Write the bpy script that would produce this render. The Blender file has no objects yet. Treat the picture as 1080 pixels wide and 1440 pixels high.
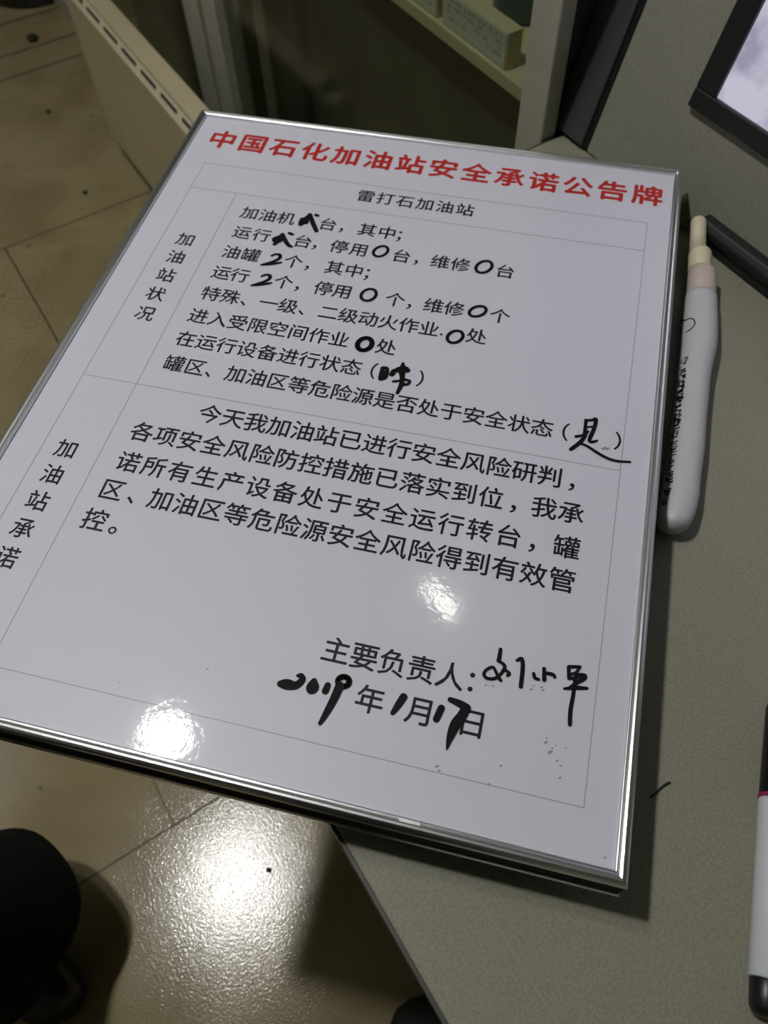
import bpy, bmesh, math, random
from mathutils import Vector, Matrix
random.seed(7)
SC = bpy.context.scene
COL = SC.collection
PI = math.pi

# ------------------------------------------------------------------ camera
CAM_ROT = Matrix(((0.8447096, 0.4635498, -0.2675579), (-0.5348077, 0.7112870, -0.4561267), (-0.0211269, 0.5283866, 0.8487410)))
cam_d = bpy.data.cameras.new('camera')
cam_d.sensor_fit = 'VERTICAL'; cam_d.sensor_height = 24.0; cam_d.sensor_width = 18.0
cam_d.lens = 24.0 * 1136.0 / 1440.0
cam_d.clip_start = 0.02; cam_d.clip_end = 50
cam = bpy.data.objects.new('camera', cam_d); COL.objects.link(cam)
mw = CAM_ROT.to_4x4(); mw.translation = Vector((0.188514, -0.306785, 1.230005))
cam.matrix_world = mw
cam_d.dof.use_dof = True; cam_d.dof.focus_distance = 0.50; cam_d.dof.aperture_fstop = 6.5
SC.camera = cam

# ------------------------------------------------------------------ exposure, world
vs = SC.view_settings
SC.display_settings.display_device = 'sRGB'
vs.view_transform = 'Standard'; vs.look = 'None'; vs.gamma = 1.0; vs.use_curve_mapping = False
vs.exposure = 0.30
SC.cycles.max_bounces = 8
SC.cycles.sample_clamp_indirect = 6.0
w = bpy.data.worlds.new('world'); SC.world = w; w.use_nodes = True
w.node_tree.nodes['Background'].inputs[0].default_value = (0.75, 0.8, 0.9, 1)
w.node_tree.nodes['Background'].inputs[1].default_value = 0.05

LAMP_MAIN = 430.0      # radiance of the round lamp over the open floor
LAMP_SIDE = 120.0      # round lamp nearer the partition
LAMP_TUBE = 55.0       # small tube lamp beyond the glass partition
FILL_PANEL = 2.3       # added unseen fill panel, softens shadows and lifts the dark floor

# ------------------------------------------------------------------ helpers
def S2L(r, g, b):
    f = lambda c: (c/255/12.92) if c/255 <= .04045 else ((c/255+.055)/1.055)**2.4
    return (f(r), f(g), f(b), 1)

def mat(name, col, rough=.5, metal=0.0, spec=.5, coat=0.0, coat_r=.05, emit=None, estr=0.0, noise=None, bump=None):
    """principled material; noise=(scale, amount) varies the colour, bump=(scale, strength)."""
    m = bpy.data.materials.new(name); m.use_nodes = True
    nt = m.node_tree; p = nt.nodes['Principled BSDF']
    p.inputs['Base Color'].default_value = (*col[:3], 1)
    p.inputs['Roughness'].default_value = rough
    p.inputs['Metallic'].default_value = metal
    p.inputs['Specular IOR Level'].default_value = spec
    p.inputs['Coat Weight'].default_value = coat
    p.inputs['Coat Roughness'].default_value = coat_r
    if emit:
        p.inputs['Emission Color'].default_value = (*emit[:3], 1)
        p.inputs['Emission Strength'].default_value = estr
    tc = None
    if noise or bump:
        tc = nt.nodes.new('ShaderNodeTexCoord')
    if noise:
        n = nt.nodes.new('ShaderNodeTexNoise'); n.inputs['Scale'].default_value = noise[0]; n.inputs['Detail'].default_value = 6
        nt.links.new(tc.outputs['Object'], n.inputs['Vector'])
        r = nt.nodes.new('ShaderNodeMapRange')
        r.inputs['From Min'].default_value = .3; r.inputs['From Max'].default_value = .7
        r.inputs['To Min'].default_value = 1-noise[1]; r.inputs['To Max'].default_value = 1+noise[1]
        nt.links.new(n.outputs['Fac'], r.inputs['Value'])
        mx = nt.nodes.new('ShaderNodeVectorMath'); mx.operation = 'SCALE'
        mx.inputs[0].default_value = col[:3]
        nt.links.new(r.outputs['Result'], mx.inputs['Scale'])
        nt.links.new(mx.outputs['Vector'], p.inputs['Base Color'])
    if bump:
        n = nt.nodes.new('ShaderNodeTexNoise'); n.inputs['Scale'].default_value = bump[0]; n.inputs['Detail'].default_value = 3
        nt.links.new(tc.outputs['Object'], n.inputs['Vector'])
        b = nt.nodes.new('ShaderNodeBump'); b.inputs['Strength'].default_value = bump[1]; b.inputs['Distance'].default_value = .001
        nt.links.new(n.outputs['Fac'], b.inputs['Height']); nt.links.new(b.outputs['Normal'], p.inputs['Normal'])
    return m

def glass_mat(name, tint, rough=.02):
    m = bpy.data.materials.new(name); m.use_nodes = True
    nt = m.node_tree; nt.nodes.clear()
    o = nt.nodes.new('ShaderNodeOutputMaterial'); mix = nt.nodes.new('ShaderNodeMixShader')
    t = nt.nodes.new('ShaderNodeBsdfTransparent'); t.inputs[0].default_value = (*tint, 1)
    g = nt.nodes.new('ShaderNodeBsdfGlossy'); g.inputs['Roughness'].default_value = rough
    f = nt.nodes.new('ShaderNodeFresnel'); f.inputs[0].default_value = 1.5
    ge = nt.nodes.new('ShaderNodeNewGeometry'); su = nt.nodes.new('ShaderNodeMath'); su.operation = 'SUBTRACT'; su.inputs[0].default_value = 1
    mu = nt.nodes.new('ShaderNodeMath'); mu.operation = 'MULTIPLY'
    nt.links.new(ge.outputs['Backfacing'], su.inputs[1]); nt.links.new(f.outputs[0], mu.inputs[0]); nt.links.new(su.outputs[0], mu.inputs[1])
    nt.links.new(mu.outputs[0], mix.inputs[0]); nt.links.new(t.outputs[0], mix.inputs[1]); nt.links.new(g.outputs[0], mix.inputs[2])
    nt.links.new(mix.outputs[0], o.inputs[0])
    return m

def link(name, bm, m, parent=None, smooth=False, bevel=0, segs=2):
    me = bpy.data.meshes.new(name)
    bmesh.ops.recalc_face_normals(bm, faces=bm.faces)
    bm.to_mesh(me); bm.free()
    if m: me.materials.append(m)
    o = bpy.data.objects.new(name, me); COL.objects.link(o)
    if smooth:
        for f in me.polygons: f.use_smooth = True
    if bevel:
        b = o.modifiers.new('bevel', 'BEVEL'); b.width = bevel; b.segments = segs; b.limit_method = 'ANGLE'; b.angle_limit = .6
    if parent: o.parent = parent
    return o

def thing(name, label, cat, loc=(0, 0, 0), rotz=0, group=None):
    o = bpy.data.objects.new(name, None); COL.objects.link(o)
    o.location = loc; o.rotation_euler = (0, 0, rotz); o.empty_display_size = .05
    o['label'] = label; o['category'] = cat
    if group: o['group'] = group
    return o

def tag(o, label, cat, group=None):
    o['label'] = label; o['category'] = cat
    if group: o['group'] = group
    return o

def struct(o, label=None):
    o['kind'] = 'structure'
    if label: o['label'] = label
    return o

def box(bm, x0, x1, y0, y1, z0, z1):
    v = [bm.verts.new(p) for p in ((x0,y0,z0),(x1,y0,z0),(x1,y1,z0),(x0,y1,z0),(x0,y0,z1),(x1,y0,z1),(x1,y1,z1),(x0,y1,z1))]
    for f in ((0,3,2,1),(4,5,6,7),(0,1,5,4),(1,2,6,5),(2,3,7,6),(3,0,4,7)): bm.faces.new([v[i] for i in f])
    return v

def boxes(*bs):
    bm = bmesh.new()
    for b in bs: box(bm, *b)
    return bm

def loft(bm, rings, cap=True):
    vs_ = [[bm.verts.new(p) for p in r] for r in rings]
    n = len(rings[0])
    for a, b in zip(vs_, vs_[1:]):
        for i in range(n): bm.faces.new((a[i], a[(i+1) % n], b[(i+1) % n], b[i]))
    if cap:
        bm.faces.new(vs_[0][::-1]); bm.faces.new(vs_[-1])
    return vs_

def lathe(bm, prof, n=32, c=(0, 0, 0)):
    rings = [[(c[0]+max(r, 1e-5)*math.cos(2*PI*i/n), c[1]+max(r, 1e-5)*math.sin(2*PI*i/n), c[2]+z) for i in range(n)] for r, z in prof]
    loft(bm, rings)

def frame_axes(d):
    d = Vector(d).normalized()
    u = Vector((0, 0, 1)).cross(d)
    if u.length < 1e-3: u = Vector((1, 0, 0))
    u.normalize()
    return d, u, d.cross(u)

def tube(bm, pts, rad, n=12, fn=None, cap=True):
    """round tube through pts; rad scalar or list; fn(i, angle) -> extra radius factor"""
    pts = [Vector(p) for p in pts]
    rad = rad if isinstance(rad, (list, tuple)) else [rad]*len(pts)
    rings = []
    for i, p in enumerate(pts):
        d = pts[min(i+1, len(pts)-1)] - pts[max(i-1, 0)]
        d, u, v = frame_axes(d)
        r = []
        for k in range(n):
            a = 2*PI*k/n; q = rad[i]*(fn(i, a) if fn else 1)
            r.append(p + u*math.cos(a)*q + v*math.sin(a)*q)
        rings.append(r)
    return loft(bm, rings, cap)

def spline(pts, k=6):
    """Catmull-Rom through tuples of any length"""
    out = []
    P = [pts[0]] + list(pts) + [pts[-1]]
    for i in range(1, len(P)-2):
        for j in range(k):
            t = j/k
            out.append(tuple(.5*((2*b)+(-a+c)*t+(2*a-5*b+4*c-d)*t*t+(-a+3*b-3*c+d)*t**3) for a, b, c, d in zip(P[i-1], P[i], P[i+1], P[i+2])))
    out.append(tuple(pts[-1]))
    return out

# ------------------------------------------------------------------ materials
M_floor = mat('polished_tile', (.3, .25, .16), .3)
def floor_material():
    m = M_floor; nt = m.node_tree; N = nt.nodes; L = nt.links; p = N['Principled BSDF']
    tc = N.new('ShaderNodeTexCoord'); sep = N.new('ShaderNodeSeparateXYZ'); L.new(tc.outputs['Object'], sep.inputs[0])
    def math_(op, a, b=None, clamp=False):
        n = N.new('ShaderNodeMath'); n.operation = op; n.use_clamp = clamp
        for i, q in enumerate((a, b)):
            if q is None: continue
            if isinstance(q, (int, float)): n.inputs[i].default_value = q
            else: L.new(q, n.inputs[i])
        return n.outputs[0]
    X, Y = sep.outputs[0], sep.outputs[1]
    wob = N.new('ShaderNodeTexNoise'); wob.inputs['Scale'].default_value = 8; L.new(tc.outputs['Object'], wob.inputs['Vector'])
    wb = math_('MULTIPLY', math_('SUBTRACT', wob.outputs['Fac'], .5), .004)
    def gl(coord, at, w, lo=None, hi=None, other=None):
        d = math_('ABSOLUTE', math_('SUBTRACT', math_('ADD', coord, wb), at))
        k = math_('LESS_THAN', d, w)
        if lo is not None:
            k = math_('MULTIPLY', k, math_('MULTIPLY', math_('GREATER_THAN', other, lo), math_('LESS_THAN', other, hi)))
        return k
    lines = [gl(Y, .068-.68, .0016), gl(Y, .068, .0016), gl(Y, .748, .0016), gl(Y, 1.428, .0022), gl(Y, 2.10, .0035), gl(Y, 2.215, .004), gl(Y, 2.385, .0045)]
    for k in range(-3, 4):
        lines.append(gl(X, .23+.68*k, .002, .748, 1.428, Y))
        lines.append(gl(X, .034+.68*k, .0010, .068, .748, Y))
        lines.append(gl(X, -.30+.68*k, .0016, -.612, .068, Y))
        lines.append(gl(X, .16+.68*k, .002, 1.428, 2.10, Y))
        lines.append(gl(X, .12+.68*k, .002, -3, -.612, Y))
    s = lines[0]
    for l in lines[1:]: s = math_('MAXIMUM', s, l)
    # marbled tile colour
    n1 = N.new('ShaderNodeTexNoise'); n1.inputs['Scale'].default_value = 5; n1.inputs['Detail'].default_value = 8; n1.inputs['Distortion'].default_value = .8
    L.new(tc.outputs['Object'], n1.inputs['Vector'])
    cr = N.new('ShaderNodeValToRGB'); L.new(n1.outputs['Fac'], cr.inputs[0])
    cr.color_ramp.elements[0].position = .3; cr.color_ramp.elements[0].color = (*FLOOR_A, 1)
    cr.color_ramp.elements[1].position = .72; cr.color_ramp.elements[1].color = (*FLOOR_B, 1)
    # dirt specks
    n2 = N.new('ShaderNodeTexNoise'); n2.inputs['Scale'].default_value = 38; n2.inputs['Detail'].default_value = 4
    L.new(tc.outputs['Object'], n2.inputs['Vector'])
    sp = N.new('ShaderNodeMapRange'); sp.inputs['From Min'].default_value = .66; sp.inputs['From Max'].default_value = .74; sp.inputs['To Max'].default_value = .55
    L.new(n2.outputs['Fac'], sp.inputs['Value'])
    mx = N.new('ShaderNodeMixRGB'); L.new(sp.outputs[0], mx.inputs[0]); L.new(cr.outputs[0], mx.inputs[1]); mx.inputs[2].default_value = (.06, .045, .03, 1)
    mx2 = N.new('ShaderNodeMixRGB'); L.new(s, mx2.inputs[0]); L.new(mx.outputs[0], mx2.inputs[1]); mx2.inputs[2].default_value = (.07, .05, .03, 1)
    L.new(mx2.outputs[0], p.inputs['Base Color'])
    # polish: uneven gloss and orange-peel glaze
    rr = N.new('ShaderNodeMapRange'); rr.inputs['To Min'].default_value = .10; rr.inputs['To Max'].default_value = .22
    L.new(n1.outputs['Fac'], rr.inputs['Value']); L.new(math_('ADD', rr.outputs[0], math_('MULTIPLY', s, .4)), p.inputs['Roughness'])
    n3 = N.new('ShaderNodeTexNoise'); n3.inputs['Scale'].default_value = 300; n3.inputs['Detail'].default_value = 1
    L.new(tc.outputs['Object'], n3.inputs['Vector'])
    b = N.new('ShaderNodeBump'); b.inputs['Strength'].default_value = .22; b.inputs['Distance'].default_value = .0010
    L.new(n3.outputs['Fac'], b.inputs['Height']); L.new(b.outputs['Normal'], p.inputs['Normal'])
FLOOR_A = (.245, .195, .096); FLOOR_B = (.36, .30, .165)
floor_material()

M_wall = mat('cream_wall_paint', (.62, .6, .52), .8, noise=(3, .05))
M_ceil = mat('white_ceiling_paint', (.75, .75, .72), .9)
M_counter = mat('grey_laminate', (.255, .25, .19), .5, spec=.35, noise=(650, .18), bump=(800, .06))
M_counter_side = mat('dark_green_edging', (.05, .055, .045), .5)
M_grey_case = mat('grey_textured_steel', (.245, .243, .198), .6, spec=.3, noise=(600, .16), bump=(700, .08))
M_trim = mat('dark_grey_plastic', (.045, .055, .052), .55, noise=(300, .1))
M_black = mat('black_plastic', (.008, .008, .009), .35)
M_rubber = mat('black_rubber', (.012, .013, .014), .6)
M_gasket = mat('black_gasket', (.006, .006, .006), .8, spec=.15)
M_cream = mat('cream_enamel', (.52, .46, .29), .45, noise=(4, .07))
M_cream_lt = mat('pale_cream_enamel', (.72, .67, .47), .45, noise=(6, .05))
M_slot = mat('slot_dark', (.02, .018, .014), .8)
M_alu = mat('brushed_aluminium', (.74, .76, .78), .30, 1.0)
M_alu_post = mat('champagne_aluminium', (.42, .42, .35), .5, .25, noise=(30, .06))
M_reflection = mat('reflection_strip', (.10, .095, .07), .5)  # dull tone of the post reflection, put in as colour
M_glass = glass_mat('tinted_glass', (.80, .82, .77), .15)
M_wood = mat('dark_walnut', (.082, .084, .066), .6, noise=(9, .3))
M_shelf = mat('cream_shelf', (.62, .57, .38), .5)
M_card = mat('white_card', (.62, .64, .6), .6)
M_card_side = mat('grey_card', (.43, .44, .4), .7)
M_teal = mat('teal_plastic', (.02, .10, .14), .3)
M_ink = mat('black_ink', (.006, .006, .009), .5, spec=.25, coat=.15)
M_ink2 = mat('black_marker_ink', (.004, .004, .005), .6, spec=.15)
M_smudge = mat('grey_ink_smudge', (.28, .27, .31), .5)
M_red = mat('red_ink', (.50, .025, .02), .45, spec=.3, coat=.2)
M_rule = mat('thin_grey_rule', (.36, .35, .39), .4, coat=.6)
M_white_pl = mat('white_plastic', (.56, .57, .60), .4)
M_marker = mat('white_marker_barrel', (.62, .66, .68), .3)
M_pink_pl = mat('pinkish_plastic', (.60, .50, .47), .5)
M_nozzle = mat('cream_plastic', (.72, .66, .48), .5)
M_magenta = mat('magenta_plastic', (.35, .02, .09), .4)
M_pencil = mat('faint_red_pencil', (.33, .245, .20), .6)
M_fabric = mat('black_cloth', (.006, .009, .008), .9, spec=.15, noise=(60, .3))
M_skin = mat('skin', (.55, .34, .24), .55)
M_hair = mat('black_hair', (.01, .009, .008), .5)
M_shoe = mat('black_leather', (.008, .008, .008), .4)

def sheet_material():
    m = mat('printed_white_sheet', (.695, .69, .79), .42, spec=.3, coat=1.0, coat_r=.055)
    nt = m.node_tree; p = nt.nodes['Principled BSDF']
    tc = nt.nodes.new('ShaderNodeTexCoord')
    n = nt.nodes.new('ShaderNodeTexNoise'); n.inputs['Scale'].default_value = 260; n.inputs['Detail'].default_value = 3
    nt.links.new(tc.outputs['Object'], n.inputs['Vector'])
    b = nt.nodes.new('ShaderNodeBump'); b.inputs['Strength'].default_value = .10; b.inputs['Distance'].default_value = .0005
    nt.links.new(n.outputs['Fac'], b.inputs['Height']); nt.links.new(b.outputs['Normal'], p.inputs['Coat Normal'])
    return m
M_sheet = sheet_material()

# ------------------------------------------------------------------ room
struct(link('floor', boxes((-2.2, 2.8, -2.6, 3.2, -.05, 0)), M_floor))
struct(link('ceiling', boxes((-2.2, 2.8, -2.6, 3.2, 2.8, 2.85)), M_ceil))
struct(link('wall_left', boxes((-2.3, -2.2, -2.6, 3.2, 0, 2.8)), M_wall))
struct(link('wall_right', boxes((2.8, 2.9, -2.6, 3.2, 0, 2.8)), M_wall))
struct(link('wall_back', boxes((-2.3, 2.9, 3.2, 3.3, 0, 2.8)), M_wall))
struct(link('wall_front', boxes((-2.3, 2.9, -2.7, -2.6, 0, 2.8)), M_wall))

def emis(name, col, s):
    return mat(name, (.8, .8, .8), .5, emit=col, estr=s)

def round_lamp(loc, r, s, label):
    t = thing('ceiling_light', label, 'ceiling light', loc)
    bm = bmesh.new(); lathe(bm, [(r+.025, 0), (r+.025, -.02), (r+.004, -.024), (r+.004, -.004), (0, -.004)], 40); link('lamp_ring', bm, M_alu, t, True)
    bm = bmesh.new(); lathe(bm, [(0, -.006), (r, -.006), (r, -.014), (0, -.014)], 40); link('diffuser', bm, emis('lamp_glow', (1, .985, .96), s), t)
    return t
round_lamp((-.035, .69, 2.8), .060, LAMP_SIDE, 'round white ceiling downlight in front of the counter, nearer the partition')
round_lamp((-.20, .505, 2.8), .060, LAMP_MAIN, 'round white ceiling downlight in front of the counter, further from the partition')

t = thing('tube_light', 'short white tube lamp on the ceiling beyond the glass partition', 'tube light', (.93, .59, 2.8), math.radians(97))
link('lamp_base', boxes((-.10, .10, -.03, .03, -.03, 0)), M_alu, t, bevel=.004)
bm = bmesh.new(); tube(bm, [(-.085, 0, -.045), (.085, 0, -.045)], .013); link('lamp_tube', bm, emis('tube_glow', (1, 1, .96), LAMP_TUBE), t, True)

t = thing('fill_panel', 'added unseen square fill panel on the ceiling left of the counter', 'ceiling light', (-1.2, 1.8, 2.8))  # fill source added to brighten the shaded floor
link('fill_frame', boxes((-.32, .32, -.32, .32, -.02, 0)), M_alu, t)
link('diffuser', boxes((-.3, .3, -.3, .3, -.03, -.021)), emis('fill_glow', (.95, .98, 1), FILL_PANEL), t)

# ------------------------------------------------------------------ glass partition behind the radiator
GX = .72
gp = thing('glass_partition', 'dark tinted glass partition with pale metal posts behind the board', 'glass partition', (GX, 1.0, 0))
def g(name, m, *b, bevel=.002):
    return link(name, boxes(*[(x0-GX, x1-GX, y0-1, y1-1, z0, z1) for x0, x1, y0, y1, z0, z1 in b]), m, gp, bevel=bevel)
g('post', M_alu_post, (.705, .755, 1.155, 1.231, 0, 2.75))
g('post', M_alu_post, (.710, .755, 1.086, 1.147, 0, 2.75))
g('post', M_alu_post, (.714, .733, .247, .286, 0, 2.75))
g('post_gap_shade', M_trim, (.7335, .775, .2585, .286, 0, 2.75))  # added dark filler, painted shade of the gap between post and console trim
g('post', M_alu_post, (.705, .755, 3.12, 3.19, 0, 2.75))
g('post_groove', M_slot, (.722, .755, 1.146, 1.156, 0, 2.75), bevel=0)
g('post_reflection', M_reflection, (.732, .742, .935, .975, .06, 2.70))  # solid dull strip painting a post's reflection in the glass
g('bottom_rail', M_alu_post, (.71, .755, .286, 3.19, 0, .06))
g('top_rail', M_alu_post, (.71, .755, .258, 3.19, 2.75, 2.798))
g('pane', M_glass, (.728, .733, .286, 1.086, .06, 2.75), bevel=0)
g('pane', M_glass, (.728, .733, 1.231, 3.12, .06, 2.75), bevel=0)

# ------------------------------------------------------------------ display cabinet behind the glass
dc = thing('display_cabinet', 'dark display cabinet with a cream shelf seen through the glass', 'cabinet', (.95, 1.0, 0))
def d(name, m, *b, bevel=.001):
    return link(name, boxes(*[(x0-.95, x1-.95, y0-1, y1-1, z0, z1) for x0, x1, y0, y1, z0, z1 in b]), m, dc, bevel=bevel)
d('base_panel', M_wood, (.83, .85, .28, 1.9, 0, .684))
d('side_panel', M_wood, (.80, 1.17, .268, .28, 0, 1.9))
d('side_panel', M_wood, (.80, 1.17, 1.9, 1.912, 0, 1.9))
d('back_panel', M_wood, (1.15, 1.17, .28, 1.9, 0, 1.9))
d('shelf', M_shelf, (.80, 1.15, .28, 1.9, .684, .694))
d('shelf_edge', M_shelf, (.794, .80, .28, 1.9, .682, .698))

def carton(y0, y1, h, label, dep=.022):
    t = thing('carton', label, 'carton', (.803, (y0+y1)/2, .694), group='cartons on the cream shelf')
    hw = (y1-y0)/2
    link('carton_body', boxes((.0008, dep, -hw, hw, 0, h)), M_shelf, t, bevel=.001)
    link('front_label', boxes((-.0002, .0008, -hw+.002, hw-.002, .002, h-.002)), M_card, t)
    bm = bmesh.new()
    rnd = random.Random(int(y0*1000))
    for row in range(4):                                   # illegible grey print
        y = -hw*.85
        z = h*(.80-.16*row)
        while y < hw*.8:
            l = rnd.uniform(.004, .016)
            if rnd.random() < .8: box(bm, -.0004, .0002, y, min(y+l, hw*.85), z-.0022, z+.0022)
            y += l+rnd.uniform(.003, .008)
    link('carton_print', bm, M_card_side, t)
    return t
carton(.420, .550, .043, 'white printed carton on the cream shelf, nearest the light post')
carton(.562, .70, .040, 'white printed carton further along the cream shelf, at the picture top')
t = thing('bottle', 'dark teal plastic bottle on the cream shelf behind the carton', 'bottle', (.902, .515, .694))
bm = bmesh.new(); lathe(bm, [(0, 0), (.034, 0), (.038, .006), (.038, .12), (.032, .14), (.016, .155), (.014, .17), (0, .17)], 28); link('bottle_body', bm, M_teal, t, True)
bm = bmesh.new(); lathe(bm, [(0, .171), (.017, .171), (.017, .195), (0, .196)], 20); link('bottle_cap', bm, M_card, t, True)
t = thing('bottle', 'black bottle lying far back on the cabinet shelf', 'bottle', (.98, .88, .694))
bm = bmesh.new(); lathe(bm, [(0, 0), (.034, 0), (.036, .006), (.036, .13), (.015, .16), (.015, .18), (0, .18)], 24); link('bottle_body', bm, M_black, t, True)
t['label'] = 'black bottle standing further along the cream shelf than the cartons'

# ------------------------------------------------------------------ panel radiator
ra = thing('panel_radiator', 'cream panel radiator with a slotted top edge on the tiled floor', 'radiator', (.605, 1.27, 0))
def r_(name, m, *b, bevel=.002):
    return link(name, boxes(*[(x0-.605, x1-.605, y0-1.27, y1-1.27, z0, z1) for x0, x1, y0, y1, z0, z1 in b]), m, ra, bevel=bevel)
r_('front_panel', M_cream, (.588, .596, .90, 1.645, .034, .376))
def rail(name, m, y0, y1, t0, t1, h0, h1):
    A, B = Vector((.5865, .3745)), Vector((.5995, .4035)); dd = (B-A); nn = Vector((-dd.y, dd.x)).normalized()
    bm = bmesh.new()
    q = [A+dd*t_+nn*h_ for t_, h_ in ((t0, h0), (t1, h0), (t1, h1), (t0, h1))]
    loft(bm, [[(c_.x-.605, y_-1.27, c_.y) for c_ in q] for y_ in (y0, y1)])
    return link(name, bm, m, ra)
rail('slotted_rail', M_cream_lt, .90, 1.645, 0, 1, -.004, 0)
r_('back_panel', M_cream, (.606, .634, .90, 1.645, .03, .402))
r_('top_cap', M_cream, (.5975, .636, .90, 1.645, .398, .408))
k = 0
for i in range(8):
    y1 = 1.59 - .0925*i + .0
    rail('slot', M_slot, y1-.070, y1, .40, .62, -.001, .0006)
r_('end_plug', M_black, (.598, .628, .925, .955, .4075, .418))
r_('foot', M_black, (.594, .63, 1.56, 1.60, 0, .004)); r_('foot', M_black, (.594, .63, .95, .99, 0, .004))
r_('base_gap_shade', M_black, (.593, .63, .91, 1.60, .004, .036), bevel=0)  # black block: shade of the gap under the radiator, put in as colour

# ------------------------------------------------------------------ dark round bin at far floor
t = thing('waste_bin', 'dark round bin base on the floor at the top left corner', 'bin', (.70, 2.56, 0))
bm = bmesh.new(); lathe(bm, [(0, 0), (.15, 0), (.155, .01), (.17, .36), (.163, .36), (.15, .02), (0, .02)], 40); link('bin_body', bm, M_black, t, True)
bm = bmesh.new(); lathe(bm, [(.158, .362), (.178, .362), (.178, .345), (.172, .345), (.172, .36), (.158, .36)], 40); link('bin_rim', bm, M_rubber, t, True)

# ------------------------------------------------------------------ counter
CZ = .7325            # counter height
ct = thing('counter', 'grey laminate counter under the board, running along the right side', 'counter', (.2035, .2, 0))
def c(name, m, *b, bevel=0):
    return link(name, boxes(*[(x0-.2035, x1-.2035, y0-.2, y1-.2, z0, z1) for x0, x1, y0, y1, z0, z1 in b]), m, ct, bevel=bevel)
c('worktop', M_counter, (.2055, 1.15, -1.7, .243, CZ-.028, CZ), bevel=.002)
c('edge_band', M_counter_side, (.2035, .2055, -1.7, .243, CZ-.028, CZ-.0008), (.2055, 1.15, .243, .245, CZ-.028, CZ-.0008))
c('side_panel', M_grey_case, (.30, .318, -1.68, .20, .05, CZ-.028))
c('end_panel', M_grey_case, (.318, 1.13, .182, .20, .05, CZ-.028))
c('plinth', M_rubber, (.31, 1.12, -1.66, .19, 0, .05))
pl = [(0.2532, -0.2801), (0.2538, -0.2940), (0.2537, -0.3084), (0.2540, -0.3225), (0.2539, -0.3379), (0.2538, -0.3558)]

# ------------------------------------------------------------------ sloped console with screen
TH = math.radians(15)
co = thing('console', 'grey sloped console housing with a black framed screen, standing on the counter', 'console', (.738, -.2, CZ))
def F(y, s, h):       # y along the counter, s up the slope, h out of the face
    return (s*math.sin(TH)-h*math.cos(TH), y+.2, s*math.cos(TH)+h*math.sin(TH))
def slab(bm, y0, y1, s0, s1, h0, h1):
    v = [bm.verts.new(F(*p)) for p in ((y0,s0,h0),(y1,s0,h0),(y1,s1,h0),(y0,s1,h0),(y0,s0,h1),(y1,s0,h1),(y1,s1,h1),(y0,s1,h1))]
    for f in ((0,3,2,1),(4,5,6,7),(0,1,5,4),(1,2,6,5),(2,3,7,6),(3,0,4,7)): bm.faces.new([v[i] for i in f])
def cs(name, m, *b, bevel=0, parent=None):
    bm = bmesh.new()
    for q in b: slab(bm, *q)
    return link(name, bm, m, parent or co, bevel=bevel)
bm = bmesh.new()
prof = [(0, 0), (.50*math.sin(TH), .50*math.cos(TH)), (.30, .483), (.33, .001)]
loft(bm, [[(x, y+.2, max(z, .001)) for x, z in prof] for y in (-.62, .207)])
link('housing', bm, M_grey_case, co, bevel=.003)
cs('side_trim', M_trim, (.2120, .2560, .004, .50, -.008, .004), bevel=.002)
cs('trim_groove', M_black, (.2065, .2125, .004, .50, -.008, .0008))
sc = cs('screen_bezel', M_black, (-.42, .1185, .0900, .1060, 0, .007), (-.42, .1185, .40, .42, 0, .007), (.0970, .1185, .1060, .40, 0, .007), (-.42, -.40, .1060, .40, 0, .007), bevel=.0015)
def screen_material():
    m = mat('lit_screen', (.02, .02, .02), .3, emit=(1, 1, 1), estr=.68)
    nt = m.node_tree; p = nt.nodes['Principled BSDF']; tc = nt.nodes.new('ShaderNodeTexCoord')
    n = nt.nodes.new('ShaderNodeTexNoise'); n.inputs['Scale'].default_value = 22; n.inputs['Detail'].default_value = 3
    nt.links.new(tc.outputs['Object'], n.inputs['Vector'])
    cr = nt.nodes.new('ShaderNodeValToRGB'); nt.links.new(n.outputs['Fac'], cr.inputs[0])
    cr.color_ramp.elements[0].position = .36; cr.color_ramp.elements[0].color = S2L(160, 156, 180)
    cr.color_ramp.elements[1].position = .52; cr.color_ramp.elements[1].color = S2L(203, 202, 220)
    nt.links.new(cr.outputs[0], p.inputs['Emission Color'])
    return m
cs('display', screen_material(), (-.40, .0970, .1060, .40, 0, .003), parent=sc)
bm = bmesh.new()
loft(bm, [[(0, y+.2, .001), (-.004, y+.2, .001), (-.004, y+.2, .013), (-.0075, y+.2, .014), (-.0075, y+.2, .020), (-.003, y+.2, .026), (.0068, y+.2, .026)] for y in (-.6, .052)])
bs = link('base_strip', bm, M_rubber, co, bevel=.002); bs['label'] = 'black strip along the foot of the housing'

# ------------------------------------------------------------------ the notice board
BW, BH = .45, .5907
nb = thing('notice_board', 'white framed safety notice board with red title and handwritten figures, on the counter', 'notice board', (0, 0, CZ), math.radians(-46))
ZB = .786-CZ
def rect_loft(bm, prof, close=True):
    """sweep a profile (inset, z) round the board's outline with mitred corners"""
    vs_ = []
    for ins, z in prof:
        vs_.append([bm.verts.new(p) for p in ((ins, ins, z+ZB), (BW-ins, ins, z+ZB), (BW-ins, BH-ins, z+ZB), (ins, BH-ins, z+ZB))])
    n = len(prof)
    for i in range(n if close else n-1):
        a, b = vs_[i], vs_[(i+1) % n]
        for k in range(4): bm.faces.new((a[k], a[(k+1) % 4], b[(k+1) % 4], b[k]))
bm = bmesh.new()
rect_loft(bm, [(.0086, -.0036), (.0086, -.0014), (.0078, -.0010), (.0070, -.0013), (.0062, -.0004), (.0050, 0), (.0038, -.0002), (.0026, -.0010), (.0017, -.0022), (.0012, -.0036), (.0012, -.0050), (.0024, -.0056), (.0066, -.0056), (.0066, -.0036)])
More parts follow.
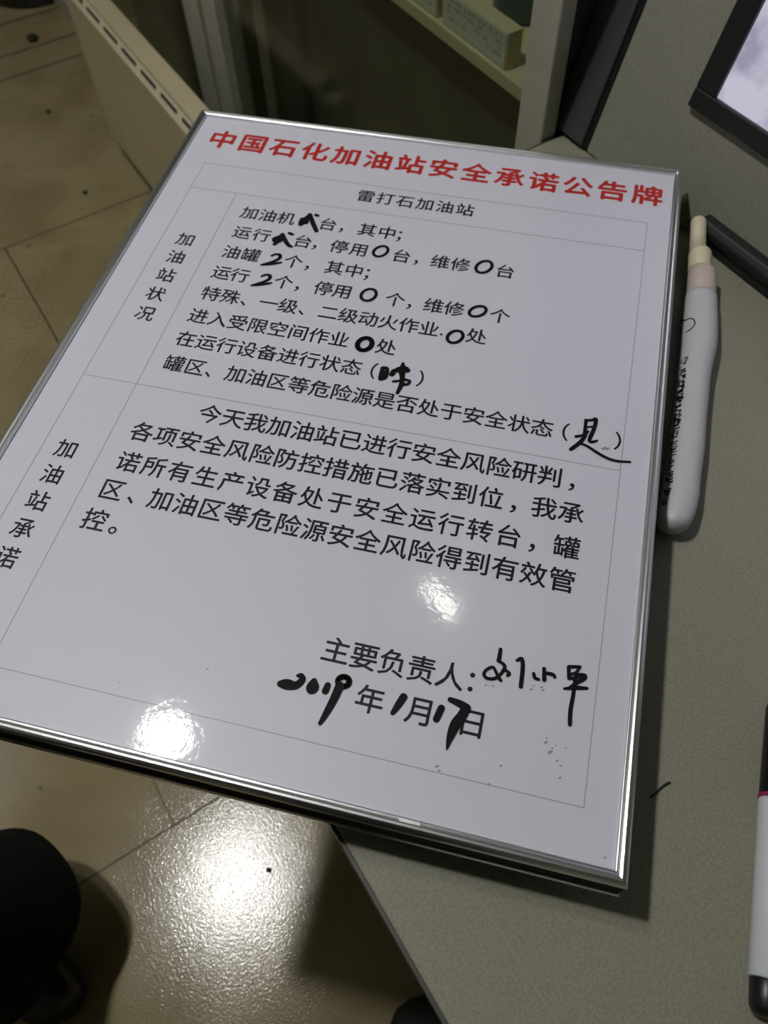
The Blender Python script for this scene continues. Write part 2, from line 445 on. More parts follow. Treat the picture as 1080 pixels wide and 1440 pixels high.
fr = link('frame', bm, M_alu, nb, bevel=.0003)
bm = bmesh.new(); rect_loft(bm, [(.0016, -.0057), (.0016, -.0238), (.0066, -.0238), (.0066, -.0057)]); link('frame_gasket', bm, M_gasket, nb)
bm = bmesh.new(); rect_loft(bm, [(.0010, -.0240), (.0004, -.0255), (.0006, -.0280), (.008, -.0280), (.008, -.0240)]); link('frame_lip', bm, M_alu, nb)
link('backing', boxes((.012, BW-.012, .012, BH-.012, ZB-.036, ZB-.0046)), M_rubber, nb)
for x, y in ((.42, .04), (.42, .55), (.30, .55), (.32, .04), (.24, .30)):
    link('foot', boxes((x-.012, x+.012, y-.012, y+.012, 0, ZB-.036)), M_rubber, nb)
# corner clips and rim joints that catch light
link('rim_joint', boxes((.3295, .3414, .0048, .0080, ZB-.0022, ZB-.0003)), M_alu, fr, bevel=.0003)
SZ = ZB-.0036
sheet = link('face_sheet', boxes((.0082, BW-.0082, .0082, BH-.0082, SZ-.001, SZ)), M_sheet, nb)

# ---- printed text: built-in font outlines
GLYPH = {}
def glyph(chs, bold):
    key = (chs, bold)
    if key in GLYPH: return GLYPH[key]
    cu = bpy.data.curves.new('glyph', 'FONT'); cu.body = chs; cu.size = 1; cu.resolution_u = 3; cu.offset = bold
    o = bpy.data.objects.new('glyph', cu); COL.objects.link(o)
    dg = bpy.context.evaluated_depsgraph_get()
    me = o.evaluated_get(dg).to_mesh()
    V = [tuple(v.co)[:2] for v in me.vertices]; P = [tuple(p.vertices) for p in me.polygons]
    o.evaluated_get(dg).to_mesh_clear()
    bpy.data.objects.remove(o); bpy.data.curves.remove(cu)
    GLYPH[key] = (V, P); return GLYPH[key]
V0, _ = glyph('国', 0.0)
EX = (min(v[0] for v in V0)+max(v[0] for v in V0))/2; EY = (min(v[1] for v in V0)+max(v[1] for v in V0))/2
EH = max(v[1] for v in V0)-min(v[1] for v in V0)
def put(bm, ch, x, y, size, z, bold=0.0, sx=1.0, centre=False):
    V, P = glyph(ch, bold)
    if not V: return
    k = size*.9/EH                    # the em box is about 1/.9 of the character
    ex, ey = EX, EY
    if centre:
        ex = (min(v[0] for v in V)+max(v[0] for v in V))/2
    vv = [bm.verts.new((x+(a-ex)*k*sx, y+(b-ey)*k, z)) for a, b in V]
    for p in P:
        try: bm.faces.new([vv[i] for i in p])
        except ValueError: pass
def run(bm, s, x0, x1, y, size, z, bold=0.0, sx=1.0):
    n = len(s)
    for i, ch in enumerate(s):
        x = x0 if n == 1 else x0+(x1-x0)*i/(n-1)
        [put(bm, ch, x+bold*size*a, y+bold*size*b, size, z+2e-6*(a+2*b), 0.0, sx, centre=ch in '()（）,.:;，。：；、') for a, b in ((0, 0), (1, 0), (-1, 0), (0, 1), (0, -1))]
TZ = SZ+.00012

bm = bmesh.new(); run(bm, '中国石化加油站安全承诺公告牌', .0363, .4208, .5504, .0262, TZ, .028)
def ext(name, bm, m, parent):
    return link(name, bm, m, parent)
ext('title_lettering', bm, M_red, sheet)['label'] = 'red bold title line'

bm = bmesh.new()
S1, S2, B1 = .0158, .0170, .014
rows = [
 (.4995, S1, [('雷打石加油站', .1857, .2725)]),
 (.4570, S1, [('加油机', .0943, .1268), ('台', .1637, 0), ('，', .176, 0), ('其中', .1977, .2147), ('；', .2255, 0)]),
 (.4320, S1, [('运行', .0960, .1132), ('台', .1491, 0), ('，', .160, 0), ('停用', .1803, .1971), ('台', .2328, 0), ('，', .2455, 0), ('维修', .2648, .2814), ('台', .3176, 0)]),
 (.4070, S1, [('油罐', .0955, .1121), ('个', .1485, 0), ('，', .161, 0), ('其中', .1831, .1995), ('；', .2105, 0)]),
 (.3823, S1, [('运行', .0955, .1113), ('个', .1478, 0), ('，', .160, 0), ('停用', .1810, .1965), ('个', .2391, 0), ('，', .251, 0), ('维修', .2698, .2859), ('个', .3214, 0)]),
 (.3576, S1, [('特殊', .0955, .1117), ('、', .1235, 0), ('一级', .1435, .1594), ('、', .171, 0), ('二级动火作业', .1920, .2714), ('处', .3078, 0)]),
 (.3323, S1, [('进入受限空间作业', .0944, .2076), ('处', .2440, 0)]),
 (.3075, S1, [('在运行设备进行状态', .0939, .2236), ('（', .2405, 0), ('）', .2756, 0)]),
 (.2822, S1, [('罐区', .0943, .1108), ('、', .122, 0), ('加油区等危险源是否处于安全状态', .1426, .3674), ('（', .3837, 0), ('）', .4193, 0)]),
 (.2427, S2, [('今天我加油站已进行安全风险研判', .1369, .3781), ('，', .393, 0)]),
 (.2172, S2, [('各项安全风险防控措施已落实到位', .0959, .3427), ('，', .358, 0), ('我承', .3777, .3951)]),
 (.1910, S2, [('诺所有生产设备处于安全运行转台', .0967, .3585), ('，', .374, 0), ('罐', .3954, 0)]),
 (.1672, S2, [('区', .0950, 0), ('、', .110, 0), ('加油区等危险源安全风险得到有效管', .1300, .3954)]),
 (.1427, S2, [('控', .0935, 0), ('。', .108, 0)]),
 (.0909, S2, [('主要负责人', .2720, .3404), ('：', .3529, 0)]),
 (.0664, S2, [('年', .2986, 0), ('月', .3280, 0), ('日', .3576, 0)]),
]
for y, size, segs in rows:
    for s, x0, x1 in segs:
        dy = -.0045 if s in '，' else -.002 if s in '。、' else 0
        run(bm, s, x0, x1 or x0, y+dy*0, size, TZ, B1)
for i, ch in enumerate('加油站状况'): run(bm, ch, .0526, .0526, .4138-.0219*i, S1, TZ, B1)
for i, ch in enumerate('加油站承诺'): run(bm, ch, .0500, .0500, .1919-.02194*i, S1, TZ, B1)
# a stray printed comma after the fifth line
run(bm, '.', .2815, .2815, .3590, S1, TZ, B1)
ext('printed_text', bm, M_ink, sheet)

# ---- table rules
bm = bmesh.new(); RW = .00028; z0, z1 = SZ, SZ+.00012
for x in (.0318, .4232): box(bm, x-RW, x+RW, .0356, .515, z0, z1)
box(bm, .0742-RW, .0742+RW, .0356, .480, z0, z1)
for y in (.515, .480, .258, .0356): box(bm, .0318, .4232, y-RW, y+RW, z0, z1)
link('table_rules', bm, M_rule, sheet)

# ---- handwriting (x, y, width triples in millimetres on the sheet)
INK = [[141.13,452.05,4.32,141.93,456.09,7.22,144.41,461.37,5.79,145.22,465.46,3.99],[140.27,458.75,4.34,144.35,455.75,5.77],[145.1,465.87,3.99,149.53,457.72,4.33,156.43,446.84,3.93],[150.14,466.51,3.27,152.08,465.8,3.26],[126.21,429.02,6.39,129.15,429.65,7.1],[127.02,423.81,3.54,129.37,428.04,3.54],[124.38,430.29,3.2,128.86,434.18,3.92,129.95,436.51,3.57],[129.72,436.88,3.71,134.97,429.25,3.9,139.19,424.8,3.53,142.05,423.78,2.47],[135.04,439.46,3.21,138.16,438.28,2.85],[128.99,409.81,2.1,131.56,412.31,2.38,135.27,412.14,3.08,136.1,408.3,3.07,133.02,404.27,2.78,126.74,399.48,2.5,124.24,397.75,2.08],[124.24,397.75,2.08,130.96,400.24,3.19,139.05,403.74,2.08],[128.6,385.05,2.06,131.12,387.47,2.34,134.76,387.33,3.02,135.57,383.64,3.01,132.55,379.74,2.73,126.4,375.1,2.45,123.94,373.42,2.04],[123.94,373.42,2.04,130.54,375.86,3.13,138.47,379.27,2.04],[219.78,438.2,2.65,220.36,436.25,2.65,220.26,434.02,2.64,219.5,431.79,2.64,218.19,429.81,2.64,216.47,428.34,2.63,214.56,427.53,2.63,212.68,427.48,2.63,211.05,428.21,2.64,209.87,429.62,2.64,209.28,431.56,2.65,209.36,433.78,2.65,210.1,436.03,2.65,211.41,438.02,2.66,213.14,439.52,2.66,215.07,440.34,2.66,216.97,440.38,2.66,218.61,439.63,2.66,219.78,438.2,2.65],[305.74,438.28,2.73,306.26,436.07,2.72,306.03,433.56,2.72,305.1,431.08,2.71,303.58,428.91,2.71,301.65,427.31,2.71,299.54,426.47,2.71,297.51,426.49,2.71,295.79,427.37,2.71,294.59,429.0,2.72,294.06,431.2,2.72,294.26,433.7,2.73,295.18,436.2,2.73,296.7,438.39,2.74,298.64,440.02,2.74,300.77,440.87,2.74,302.83,440.84,2.74,304.55,439.94,2.73,305.74,438.28,2.73],[222.5,387.19,2.68,223.17,385.13,2.68,223.17,382.83,2.67,222.49,380.56,2.67,221.22,378.6,2.66,219.51,377.17,2.66,217.57,376.45,2.66,215.63,376.52,2.66,213.92,377.37,2.67,212.64,378.91,2.67,211.95,380.95,2.67,211.94,383.25,2.68,212.6,385.54,2.68,213.87,387.53,2.69,215.59,388.98,2.69,217.55,389.71,2.69,219.51,389.63,2.69,221.23,388.76,2.68,222.5,387.19,2.68],[309.84,387.43,2.62,310.1,385.57,2.61,309.63,383.49,2.61,308.48,381.44,2.61,306.79,379.66,2.6,304.77,378.37,2.6,302.66,377.71,2.6,300.71,377.77,2.6,299.15,378.54,2.61,298.17,379.93,2.61,297.88,381.78,2.61,298.34,383.86,2.62,299.48,385.92,2.62,301.17,387.72,2.62,303.2,389.03,2.63,305.33,389.69,2.63,307.3,389.62,2.62,308.86,388.84,2.62,309.84,387.43,2.62],[297.25,357.76,2.69,297.78,355.79,2.69,297.63,353.57,2.68,296.82,351.38,2.68,295.46,349.48,2.67,293.72,348.08,2.67,291.79,347.37,2.67,289.9,347.41,2.67,288.29,348.21,2.68,287.15,349.68,2.68,286.6,351.63,2.69,286.73,353.85,2.69,287.52,356.05,2.7,288.88,357.98,2.7,290.64,359.39,2.7,292.59,360.12,2.7,294.49,360.07,2.7,296.11,359.25,2.7,297.25,357.76,2.69],[231.79,336.01,4.1,232.59,334.11,4.1,232.78,331.93,4.09,232.34,329.74,4.08,231.33,327.79,4.08,229.86,326.31,4.07,228.12,325.48,4.07,226.3,325.4,4.07,224.64,326.08,4.08,223.32,327.43,4.08,222.51,329.31,4.09,222.3,331.48,4.1,222.72,333.69,4.11,223.73,335.67,4.11,225.21,337.17,4.11,226.97,338.01,4.12,228.8,338.08,4.11,230.48,337.39,4.11,231.79,336.01,4.1],[246.33,311.16,3.15,246.72,302.3,3.13,247.56,300.79,3.12],[246.23,311.53,3.15,249.68,311.52,3.15,250.43,303.51,3.13,247.4,300.75,3.12],[248.16,307.27,4.11,248.5,303.47,4.1],[254.4,307.11,4.1,254.94,310.34,4.11],[255.77,311.31,3.74,264.44,313.4,4.49],[259.93,318.92,2.63,260.66,313.18,4.49],[257.11,313.17,3.0,261.46,316.1,3.0],[263.69,315.42,2.62,265.04,312.59,2.61],[260.72,311.63,5.23,262.36,305.79,3.87,263.21,299.07,3.69,262.2,290.89,2.57],[256.81,300.7,2.08,261.64,302.55,2.08,264.96,304.67,2.08],[264.98,299.47,2.36,267.9,300.73,2.36,268.4,303.67,2.37,265.09,304.09,2.37],[396.21,295.71,2.41,396.64,281.71,2.8],[396.35,295.39,2.12,400.03,296.57,1.98,402.9,297.79,2.83,402.44,290.02,2.81,400.94,282.68,2.8,400.32,278.38,2.51,402.01,277.52,2.36,405.3,279.3,1.95],[396.45,289.38,1.41,401.15,291.0,1.41],[390.92,279.86,2.1,396.14,282.29,2.1,398.44,285.96,2.1],[397.26,281.85,2.38,394.23,275.28,3.06,388.8,268.09,2.63],[394.86,274.39,1.67,399.25,273.33,2.08,407.13,268.99,2.2,413.73,266.11,2.19,420.1,265.21,2.05,428.78,266.32,1.77],[245.96,63.89,4.06,249.6,64.42,6.55,253.95,64.67,5.1,256.5,66.69,4.32,257.54,69.53,3.94,256.24,71.32,3.29,254.46,70.9,2.24],[264.44,70.18,3.28,264.67,66.35,7.31,264.06,64.6,5.21],[272.85,69.37,3.66,272.36,65.59,4.03],[284.36,74.27,3.53,284.37,72.98,3.53,283.75,71.8,3.52,282.62,70.97,3.52,281.21,70.63,3.52,279.79,70.87,3.52,278.64,71.64,3.53,277.99,72.78,3.53,277.97,74.07,3.54,278.59,75.25,3.54,279.72,76.1,3.54,281.14,76.43,3.54,282.57,76.19,3.54,283.72,75.42,3.54,284.36,74.27,3.53],[279.62,70.51,5.22,278.6,62.92,4.79,276.56,53.65,3.85,274.68,46.9,2.42],[316.89,72.56,4.52,315.02,67.39,4.11,313.05,62.06,2.81],[339.11,71.07,4.09,337.64,64.16,3.93],[343.17,77.04,3.21,348.7,75.95,4.48,352.92,74.32,5.36],[352.72,73.78,5.36,351.21,69.08,5.84,348.68,63.58,6.06,347.21,55.98,4.13,346.68,49.18,1.12],[365.96,113.67,2.24,366.07,106.69,2.67],[365.57,106.35,1.92,369.28,104.84,2.07,370.01,102.42,2.06,368.0,97.9,1.91,365.05,95.01,2.05,361.03,94.44,2.05,359.02,96.52,2.06,360.14,99.59,1.77,363.22,101.79,1.77,365.01,100.14,1.91,367.38,96.66,2.05,369.04,94.86,2.19],[369.74,101.98,2.06,373.25,100.23,2.05,372.51,98.81,2.05],[376.41,109.12,1.92,378.94,110.61,2.37,380.29,104.83,2.5,380.78,93.78,2.47],[386.88,103.21,2.05,388.04,100.78,2.19,390.13,100.46,1.9],[392.34,107.65,2.2,393.32,100.92,2.48],[394.25,105.16,2.2,397.64,105.22,2.19,399.01,104.01,2.04],[405.96,112.1,1.91,412.39,113.46,1.91],[406.06,111.24,2.2,406.98,105.22,2.19],[412.26,113.43,1.76,410.67,109.52,1.75,407.49,107.75,1.75],[410.81,108.31,1.9,415.45,109.03,2.04,415.68,106.9,2.18,412.0,103.72,2.32,408.43,99.77,2.17],[407.15,104.9,1.89,414.21,108.01,1.9],[405.12,98.28,1.45,411.05,100.25,2.46,417.74,101.46,1.73],[410.48,106.41,2.33,410.5,96.33,2.16,410.01,86.35,2.42,410.63,78.21,2.26]]
SMUDGE = [[398.64,65.1,1.24,399.63,65.81,1.24],[401.48,60.19,1.54,402.72,61.08,1.54],[402.64,62.85,0.77,403.26,63.29,0.77],[406.08,56.56,0.92,406.82,57.09,0.92],[408.34,54.36,0.76,408.95,54.8,0.76],[408.69,47.89,0.91,409.43,48.41,0.91],[404.39,64.86,0.62,404.88,65.21,0.62],[409.85,64.55,0.62,410.35,64.91,0.62],[398.9,67.57,0.78,399.52,68.02,0.78],[376.62,46.84,0.92,377.35,47.36,0.92],[436.11,13.28,0.86,436.81,13.76,0.86],[342.95,38.46,1.23,343.9,39.15,1.23],[344.66,36.53,0.92,345.37,37.05,0.92],[371.93,35.71,0.91,372.65,36.23,0.91],[386.5,93.4,0.97,387.27,93.97,0.97],[387.84,95.87,0.81,388.48,96.35,0.81],[392.2,96.03,0.97,392.98,96.6,0.97],[393.21,94.55,0.96,393.99,95.12,0.97],[361.03,90.01,0.81,361.66,90.48,0.81],[365.04,90.51,0.81,365.67,90.99,0.81],[410.03,273.51,1.91,411.58,274.79,1.92],[412.56,273.78,1.53,413.79,274.8,1.53],[164.35,182.45,0.76,164.88,182.92,0.76],[154.3,43.19,0.66,154.76,43.56,0.66],[201.17,62.61,0.83,201.77,63.08,0.83]]
def brush(bm, flat, z, zt):
    P = [(flat[i]/1e3, flat[i+1]/1e3, flat[i+2]/2e3) for i in range(0, len(flat), 3)]
    if len(P) > 2: P = spline(P, 4)
    for j, (x, y, r) in enumerate(P):              # discs and bridging quads
        zz = z+(j % 5)*1e-6
        ring = [bm.verts.new((x+r*math.cos(2*PI*k/14), y+r*math.sin(2*PI*k/14), zz)) for k in range(14)]
        bm.faces.new(ring)
        if j:
            px_, py_, pr = P[j-1]; dx, dy = x-px_, y-py_; l = math.hypot(dx, dy)
            if l > 1e-6:
                nx, ny = -dy/l, dx/l
                bm.faces.new([bm.verts.new(q) for q in ((px_+nx*pr, py_+ny*pr, zz+5e-7), (x+nx*r, y+ny*r, zz+5e-7), (x-nx*r, y-ny*r, zz+5e-7), (px_-nx*pr, py_-ny*pr, zz+5e-7))])
bm = bmesh.new()
for i, s in enumerate(INK): brush(bm, s, SZ+.00030+i*8e-6, 0)
link('handwriting', bm, M_ink2, sheet)['label'] = 'black marker handwriting'
bm = bmesh.new()
for s in SMUDGE: brush(bm, s, SZ+.0002, 0)
link('ink_smudges', bm, M_smudge, sheet)['kind'] = 'stuff'

# ------------------------------------------------------------------ helper: board-aligned placement on the counter
A46 = math.radians(-46)
def bd(x, y, z=0):
    return Vector((x*math.cos(A46)-y*math.sin(A46), x*math.sin(A46)+y*math.cos(A46), z))

# ------------------------------------------------------------------ white tube beside the board
tb = thing('sealant_tube', 'long white plastic tube with cream nozzle lying along the right edge of the board', 'tube', bd(.4675, .25, CZ), A46)
prof = spline([(-.007, .0035, .0045, .0130), (-.004, .0092, .0095, .0130), (.003, .0118, .0115, .0130), (.016, .0126, .0120, .0125), (.07, .0126, .0122, .0122), (.115, .0122, .012, .012), (.150, .0128, .0122, .0122), (.180, .0140, .0122, .0122), (.205, .0136, .0120, .0122), (.228, .0128, .0115, .0122)], 5)
def cx(v): return spline_at([(-.02, -.0010), (.03, .0050), (.08, .0075), (.13, .0092), (.18, .0122), (.24, .0118)], v)
def spline_at(P, v):
    for (a, b), (c_, d_) in zip(P, P[1:]):
        if v <= c_: 
            t_ = max(0, (v-a)/(c_-a)); t_ = t_*t_*(3-2*t_); return b+(d_-b)*t_
    return P[-1][1]
bm = bmesh.new()
loft(bm, [[(cx(y)+a*math.cos(2*PI*k/28), y, zc+.0004+b*math.sin(2*PI*k/28)) for k in range(28)] for y, a, b, zc in prof])
link('tube_body', bm, M_white_pl, tb, True)
bm = bmesh.new(); tube(bm, [(.0118, .2285, .0125), (.0118, .2295, .0125), (.0116, .255, .0135), (.0115, .2565, .0135)], [.0114, .0121, .0118, .0108], 28); link('collar', bm, M_pink_pl, tb, True)
bm = bmesh.new(); tube(bm, [(.0085, .2565, .0160), (.0085, .258, .0160), (.0080, .276, .0170), (.0078, .2785, .0170)], [.0088, .0096, .0096, .0084], 24); nz = link('nozzle', bm, M_nozzle, tb, True)
bm = bmesh.new(); tube(bm, [(.0050, .277, .0200), (.0030, .308, .0255), (.0030, .3095, .0257), (.0030, .310, .0257)], [.0068, .0066, .0058, .004], 24); link('nozzle_tip', bm, M_nozzle, nz, True)
bm = bmesh.new()
rnd = random.Random(3)
y = .008
while y < .150:                      # illegible rows of small black print on the tube's side
    for q in range(2):
        if rnd.random() < .85:
            a0 = math.radians(132+q*15+rnd.uniform(-4, 4)); a1 = a0+math.radians(rnd.uniform(9, 17))
            ww = rnd.uniform(.0008, .0018)
            def pt(a, yy): return (cx(yy)+.0129*math.cos(a)*1.01, yy, .0128+.0122*math.sin(a)*1.012)
            vv = [bm.verts.new(pt(a0, y)), bm.verts.new(pt(a1, y)), bm.verts.new(pt(a1, y+ww)), bm.verts.new(pt(a0, y+ww))]
            bm.faces.new(vv)
    y += rnd.uniform(.0018, .0032)
link('fine_print', bm, M_ink2, tb)
bm = bmesh.new()
arc = [(-.001+.0062*math.cos(a), .186+.0075*math.sin(a), 0) for a in [math.radians(q) for q in range(-80, 100, 15)]]
arc = [(x, yy, .0128+.0124*math.sqrt(max(0, 1-((x-cx(yy))/.0138)**2))) for x, yy, _ in arc]
tube(bm, arc, .0005, 6); tube(bm, [(-.0045, .1935, arc[-1][2]-.0020), (-.003, .1935, arc[-1][2]-.0008), (0, .1935, arc[-1][2])], .0006, 6)
link('round_mark', bm, M_ink2, tb)

# ------------------------------------------------------------------ whiteboard marker
ang = math.atan2(.006, .098)
mk = thing('marker_pen', 'white whiteboard marker with black cap lying at the lower right corner', 'marker pen', bd(.5302, -.0345, CZ), A46-.0568)
R0 = .0095
def along(name, prof, m, n=32):
    bm = bmesh.new(); loft(bm, [[(r*math.cos(2*PI*k/n), y, R0+r*math.sin(2*PI*k/n)) for k in range(n)] for y, r in prof]); return link(name, bm, m, mk, True)
along('end_plug', [(-.001, .004), (0, .0065), (.003, .0082), (.0155, .0088), (.016, .0086)], M_black)
mb = along('barrel', [(.0162, .0088), (.017, .0094), (.108, .0095), (.1095, .0092)], M_marker)
along('ring', [(.1096, .0093), (.110, .0098), (.1115, .0098), (.112, .0093)], M_magenta)
along('cap', [(.1122, .0088), (.113, .0092), (.165, .0082), (.168, .0074), (.169, .004)], M_black)
bm = bmesh.new(); rnd = random.Random(5); y = .030
while y < .085:
    for q in range(2):
        a0 = math.radians(98-q*26); a1 = a0-math.radians(rnd.uniform(12, 20)); ww = rnd.uniform(.0010, .0022)
        f_ = lambda a, yy: (.00957*math.cos(a), yy, R0+.00957*math.sin(a))
        if rnd.random() < .9: bm.faces.new([bm.verts.new(f_(a, b)) for a, b in ((a0, y), ((a0+a1)/2, y), (a1, y), (a1, y+ww), ((a0+a1)/2, y+ww), (a0, y+ww))])
    y += rnd.uniform(.0022, .0034)
link('barrel_print', bm, M_trim, mb)

# ------------------------------------------------------------------ small things on the counter
bm = bmesh.new()
tube(bm, spline([(0.3706, -0.2935, 0.7334), (0.3762, -0.2928, 0.7336), (0.3823, -0.2923, 0.7338), (0.3863, -0.2929, 0.7340)], 4), [.0006]*13, 6)
tag(link('thread', bm, M_rubber, None, True), 'short dark curved thread on the counter beside the lower right board edge', 'thread')

bm = bmesh.new()
for (xa, ya), (xb, yb) in zip(pl, pl[1:]):
    dx, dy = xb-xa, yb-ya; l = math.hypot(dx, dy); nx, ny = -dy/l*.0006, dx/l*.0006
    bm.faces.new([bm.verts.new((x-.2035, y-.2, CZ+.0002)) for x, y in ((xa+nx, ya+ny), (xb+nx, yb+ny), (xb-nx, yb-ny), (xa-nx, ya-ny))])
link('pencil_line', bm, M_pencil, ct)['label'] = 'faint red pencil line'

# debris on the floor
for i, (x, y, r, lb) in enumerate(((.499, 1.883, .006, 'dark crumb on the floor tiles left of the radiator, in open tile'), (.457, 1.51, .006, 'dark crumb on the floor tiles close to the board edge'), (.122, -.06, .0035, 'dark crumb inside the bright lamp reflection on the floor'), (.586, 2.248, .016, 'dark scrap lying on the far tile joint at upper left'))):
    bm = bmesh.new(); bmesh.ops.create_icosphere(bm, subdivisions=2, radius=r)
    for v in bm.verts: v.co *= 1+.3*math.sin(7*v.co.x/r+i)*math.cos(5*v.co.y/r); v.co.z *= .5
    lo = min(v.co.z for v in bm.verts)
    for v in bm.verts: v.co.z -= lo
    o = link('crumb', bm, M_slot, None, True); o.location = (x, y, 0)
    tag(o, lb, 'crumb', 'crumbs on the floor')

# ------------------------------------------------------------------ the photographer, standing at the lower left, mostly out of frame
FW = Vector((.7071, .7071, 0)); LF = Vector((-.7071, .7071, 0)); UP = Vector((0, 0, 1))
pe = thing('person', 'person in wide black trousers standing on the tiles at the lower left', 'person', (-.15, -.40, 0))
O = Vector((-.15, -.40, 0))
J = {k: Vector(v) for k, v in dict(
    pelvis=(-.15, -.40, .95), spine=(-.145, -.395, 1.12), chest=(-.13, -.38, 1.32), neck=(-.115, -.365, 1.46), jaw=(-.10, -.35, 1.545), crown=(-.10, -.35, 1.66),
    hipL=(-.205, -.335, .90), kneeL=(-.285, -.045, .49), ankL=(-.192, -.005, .10), toeL=(-.232, .125, .045),
    hipR=(-.085, -.465, .90), kneeR=(.045, -.445, .48), ankR=(.168, -.455, .09), toeR=(.197, -.345, .045),
    shL=(-.25, -.26, 1.38), elL=(-.275, -.17, 1.12), wrL=(.02, -.335, 1.20), shR=(-.01, -.50, 1.38), elR=(.10, -.545, 1.13), wrR=(.185, -.46, 1.20)).items()}
def skin_mesh(name, verts, edges, radii, m, root=0, lv=2):
    me = bpy.data.meshes.new(name); me.from_pydata([v-O for v in verts], edges, []); me.materials.append(m)
    o = bpy.data.objects.new(name, me); COL.objects.link(o); o.parent = pe
    sk = o.modifiers.new('skin', 'SKIN'); sk.use_smooth_shade = True
    if not me.skin_vertices: me.skin_vertices.new()
    for i, r in enumerate(radii):
        sv = me.skin_vertices[0].data[i]; r = r if isinstance(r, tuple) else (r, r); sv.radius = r; sv.use_root = (i == root)
    s = o.modifiers.new('sub', 'SUBSURF'); s.levels = lv; s.render_levels = lv
    return o
V, E, Rr, IDX = [], [], [], {}
def nd(k, p, r, frm=None):
    IDX[k] = len(V); V.append(Vector(p)); Rr.append(r)
    if frm is not None: E.append((IDX[frm], IDX[k]))
nd('pelvis', J['pelvis'], (.13, .11)); nd('spine', J['spine'], (.12, .10), 'pelvis'); nd('chest', J['chest'], (.14, .11), 'spine')
nd('neck', J['neck'], .055, 'chest'); nd('jaw', J['jaw'], (.062, .070), 'neck'); nd('brow', (J['jaw']+J['crown'])/2+UP*.015, (.074, .088), 'jaw'); nd('crown', J['crown'], (.060, .070), 'brow')
for s in 'LR':
    nd('hip'+s, J['hip'+s], .085, 'pelvis'); nd('knee'+s, J['knee'+s], .058, 'hip'+s); nd('calf'+s, J['knee'+s].lerp(J['ank'+s], .35), .056, 'knee'+s); nd('ank'+s, J['ank'+s], .036, 'calf'+s); nd('toe'+s, J['toe'+s], .03, 'ank'+s)
    nd('sh'+s, J['sh'+s], .055, 'chest'); nd('el'+s, J['el'+s], .040, 'sh'+s); nd('wr'+s, J['wr'+s], .026, 'el'+s)
    d_ = (J['wr'+s]-J['el'+s]).normalized(); side = UP
    palm = J['wr'+s]+d_*.045; nd('palm'+s, palm, (.030, .018), 'wr'+s)
    inw = (LF if s == 'R' else -LF)
    for q, ln in enumerate((.070, .078, .072, .058)):
        b = palm+d_*.030+UP*(.030-.020*q); nd('f%s%d' % (s, q), b, .0092, 'palm'+s)
        nd('g%s%d' % (s, q), b+d_*ln*.38+inw*.006, .0085, 'f%s%d' % (s, q)); nd('h%s%d' % (s, q), b+d_*ln*.60+inw*.024, .008, 'g%s%d' % (s, q)); nd('i%s%d' % (s, q), b+d_*ln*.62+inw*.040, .007, 'h%s%d' % (s, q))
    tb_ = J['wr'+s]+d_*.028+UP*.026; nd('t%s0' % s, tb_, .011, 'palm'+s); nd('t%s1' % s, tb_+UP*.024+d_*.018+inw*.012, .0095, 't%s0' % s); nd('t%s2' % s, tb_+UP*.032+d_*.042+inw*.022, .0085, 't%s1' % s)
skin_mesh('body', V, E, Rr, M_skin)
# face details
hc = (J['jaw']+J['crown'])/2
def blob(name, m, parts):
    bm = bmesh.new()
    for c_, rx, ry, rz in parts:
        q = bmesh.ops.create_uvsphere(bm, u_segments=16, v_segments=10, radius=1)
        for v in q['verts']: v.co = (c_-O)+LF*(v.co.x*rx)+FW*(v.co.y*ry)+UP*(v.co.z*rz)
    return link(name, bm, m, pe, True)
blob('nose', M_skin, [(hc+FW*.092-UP*.015, .014, .018, .024)])
blob('ear', M_skin, [(hc+LF*.076-UP*.01, .010, .020, .032)]); blob('ear', M_skin, [(hc-LF*.076-UP*.01, .010, .020, .032)])
blob('eye', M_black, [(hc+FW*.076+LF*.031+UP*.012, .013, .008, .005)]); blob('eye', M_black, [(hc+FW*.076-LF*.031+UP*.012, .013, .008, .005)])
blob('mouth', mat('lip', (.35, .13, .1), .5), [(hc+FW*.080-UP*.055, .024, .008, .006)])
blob('hair', M_hair, [(hc+UP*.055-FW*.015, .086, .098, .070), (hc-FW*.04, .080, .066, .085)])
# clothes
def oval(c_, a, b, n=40, ph=0, k=0, am=0):
    return [(c_-O)+LF*(a*math.cos(2*PI*i/n)*(1+am*math.sin(k*2*PI*i/n+ph)))+FW*(b*math.sin(2*PI*i/n)*(1+am*math.sin(k*2*PI*i/n+ph))) for i in range(n)]
bm = bmesh.new()
loft(bm, [oval(J['pelvis']-UP*.17, .20, .155, k=7, am=.03), oval(J['pelvis'], .195, .150, k=7, am=.02), oval(J['spine'], .185, .140), oval(J['chest'], .215, .150), oval(J['chest']+UP*.075, .205, .135), oval(J['chest']+UP*.115, .15, .11), oval(J['neck']-UP*.01, .085, .08), oval(J['neck']+UP*.025, .070, .070)], cap=True)
link('jacket', bm, M_fabric, pe, True)
for s in 'LR':
    bm = bmesh.new()
    pts = [J['chest'].lerp(J['sh'+s], .6)+UP*.02, J['sh'+s], J['sh'+s].lerp(J['el'+s], .5), J['el'+s], J['el'+s].lerp(J['wr'+s], .5), J['wr'+s]]
    tube(bm, [Vector(p)-O for p in spline([tuple(p) for p in pts], 4)], [r for r, in spline([(.085,), (.088,), (.072,), (.058,), (.052,), (.044,)], 4)], 24, lambda i, a: 1+.035*math.sin(3*a+i*1.7))
    link('sleeve', bm, M_fabric, pe, True)
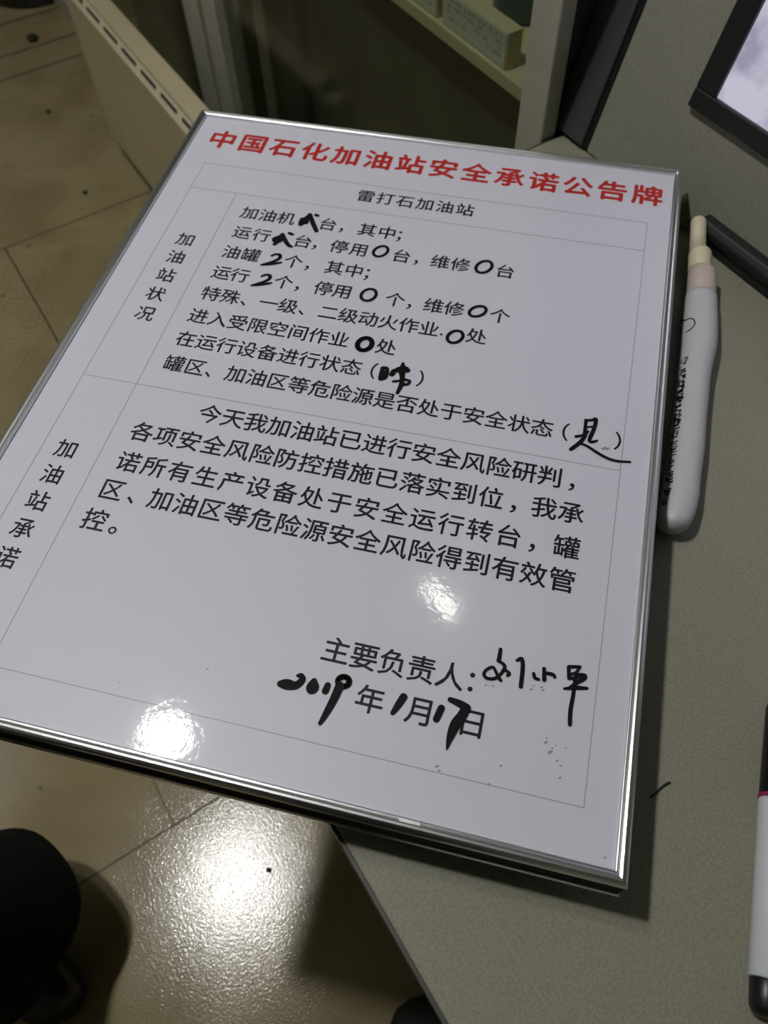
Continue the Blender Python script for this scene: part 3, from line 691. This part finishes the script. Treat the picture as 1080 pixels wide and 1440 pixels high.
def trouser(hip, knee, hem, r0, r1, r2, seed):
    bm = bmesh.new()
    pts = spline([tuple(hip+UP*.05), tuple(hip.lerp(knee, .5)), tuple(knee), tuple(knee.lerp(hem, .45)), tuple(knee.lerp(hem, .8)), tuple(hem)], 7)
    rad = [r for r, in spline([(r0,), (r0*.95,), (r1,), (r1*.98,), (r2*.96,), (r2,)], 7)]
    n = len(pts)
    rings = []
    for i, p in enumerate(pts):
        t_ = i/(n-1); q = []
        for k in range(48):
            a = 2*PI*k/48
            f_ = 1+.045*t_*math.sin(3*a+seed)+.030*math.sin(5*a+9*t_+seed)+.05*t_*t_*math.sin(2*a+14*t_+seed*2)
            q.append(Vector(p)-O+Vector((math.cos(a), math.sin(a), .12*math.sin(2*a+seed)*t_*.3))*rad[i]*f_)
        rings.append(q)
    vs_ = loft(bm, rings, cap=False)
    bm.faces.new(vs_[0][::-1])
    last = rings[-1]; cen = sum(last, Vector())/len(last)          # turned-up hem closing inward
    inner = [bm.verts.new(cen+(p-cen)*.86+UP*.012) for p in last]
    for k in range(48): bm.faces.new((vs_[-1][k], vs_[-1][(k+1) % 48], inner[(k+1) % 48], inner[k]))
    return bm
HEML = Vector((-.1877, .0447, .15))
link('trouser_leg', trouser(J['hipL'], J['kneeL'], HEML, .125, .105, .112, 1.1), M_fabric, pe, True)
link('trouser_leg', trouser(J['hipR'], J['kneeR'], J['ankR']+Vector((-.012, -.01, .02)), .125, .10, .10, 2.4), M_fabric, pe, True)
for s in 'LR':
    a_, t_ = J['ank'+s], J['toe'+s]; d_ = Vector((t_.x-a_.x, t_.y-a_.y, 0)).normalized(); sd = Vector((-d_.y, d_.x, 0))
    h0 = Vector((a_.x, a_.y, 0))
    bm = bmesh.new(); rings = []
    for u, hw, h in ((-.075, .012, .05), (-.068, .032, .075), (-.03, .040, .10), (.02, .041, .095), (.07, .046, .070), (.11, .049, .056), (.14, .043, .047), (.158, .026, .036), (.163, .008, .02)):
        rings.append([h0-O+d_*u+sd*(hw*math.copysign(abs(math.cos(q))**.7, math.cos(q)))+UP*(max(.001, h*.5+h*.5*math.copysign(abs(math.sin(q))**.6, math.sin(q)))) for q in [2*PI*k/24 for k in range(24)]])
    loft(bm, rings); sh = link('shoe', bm, M_shoe, pe, True)
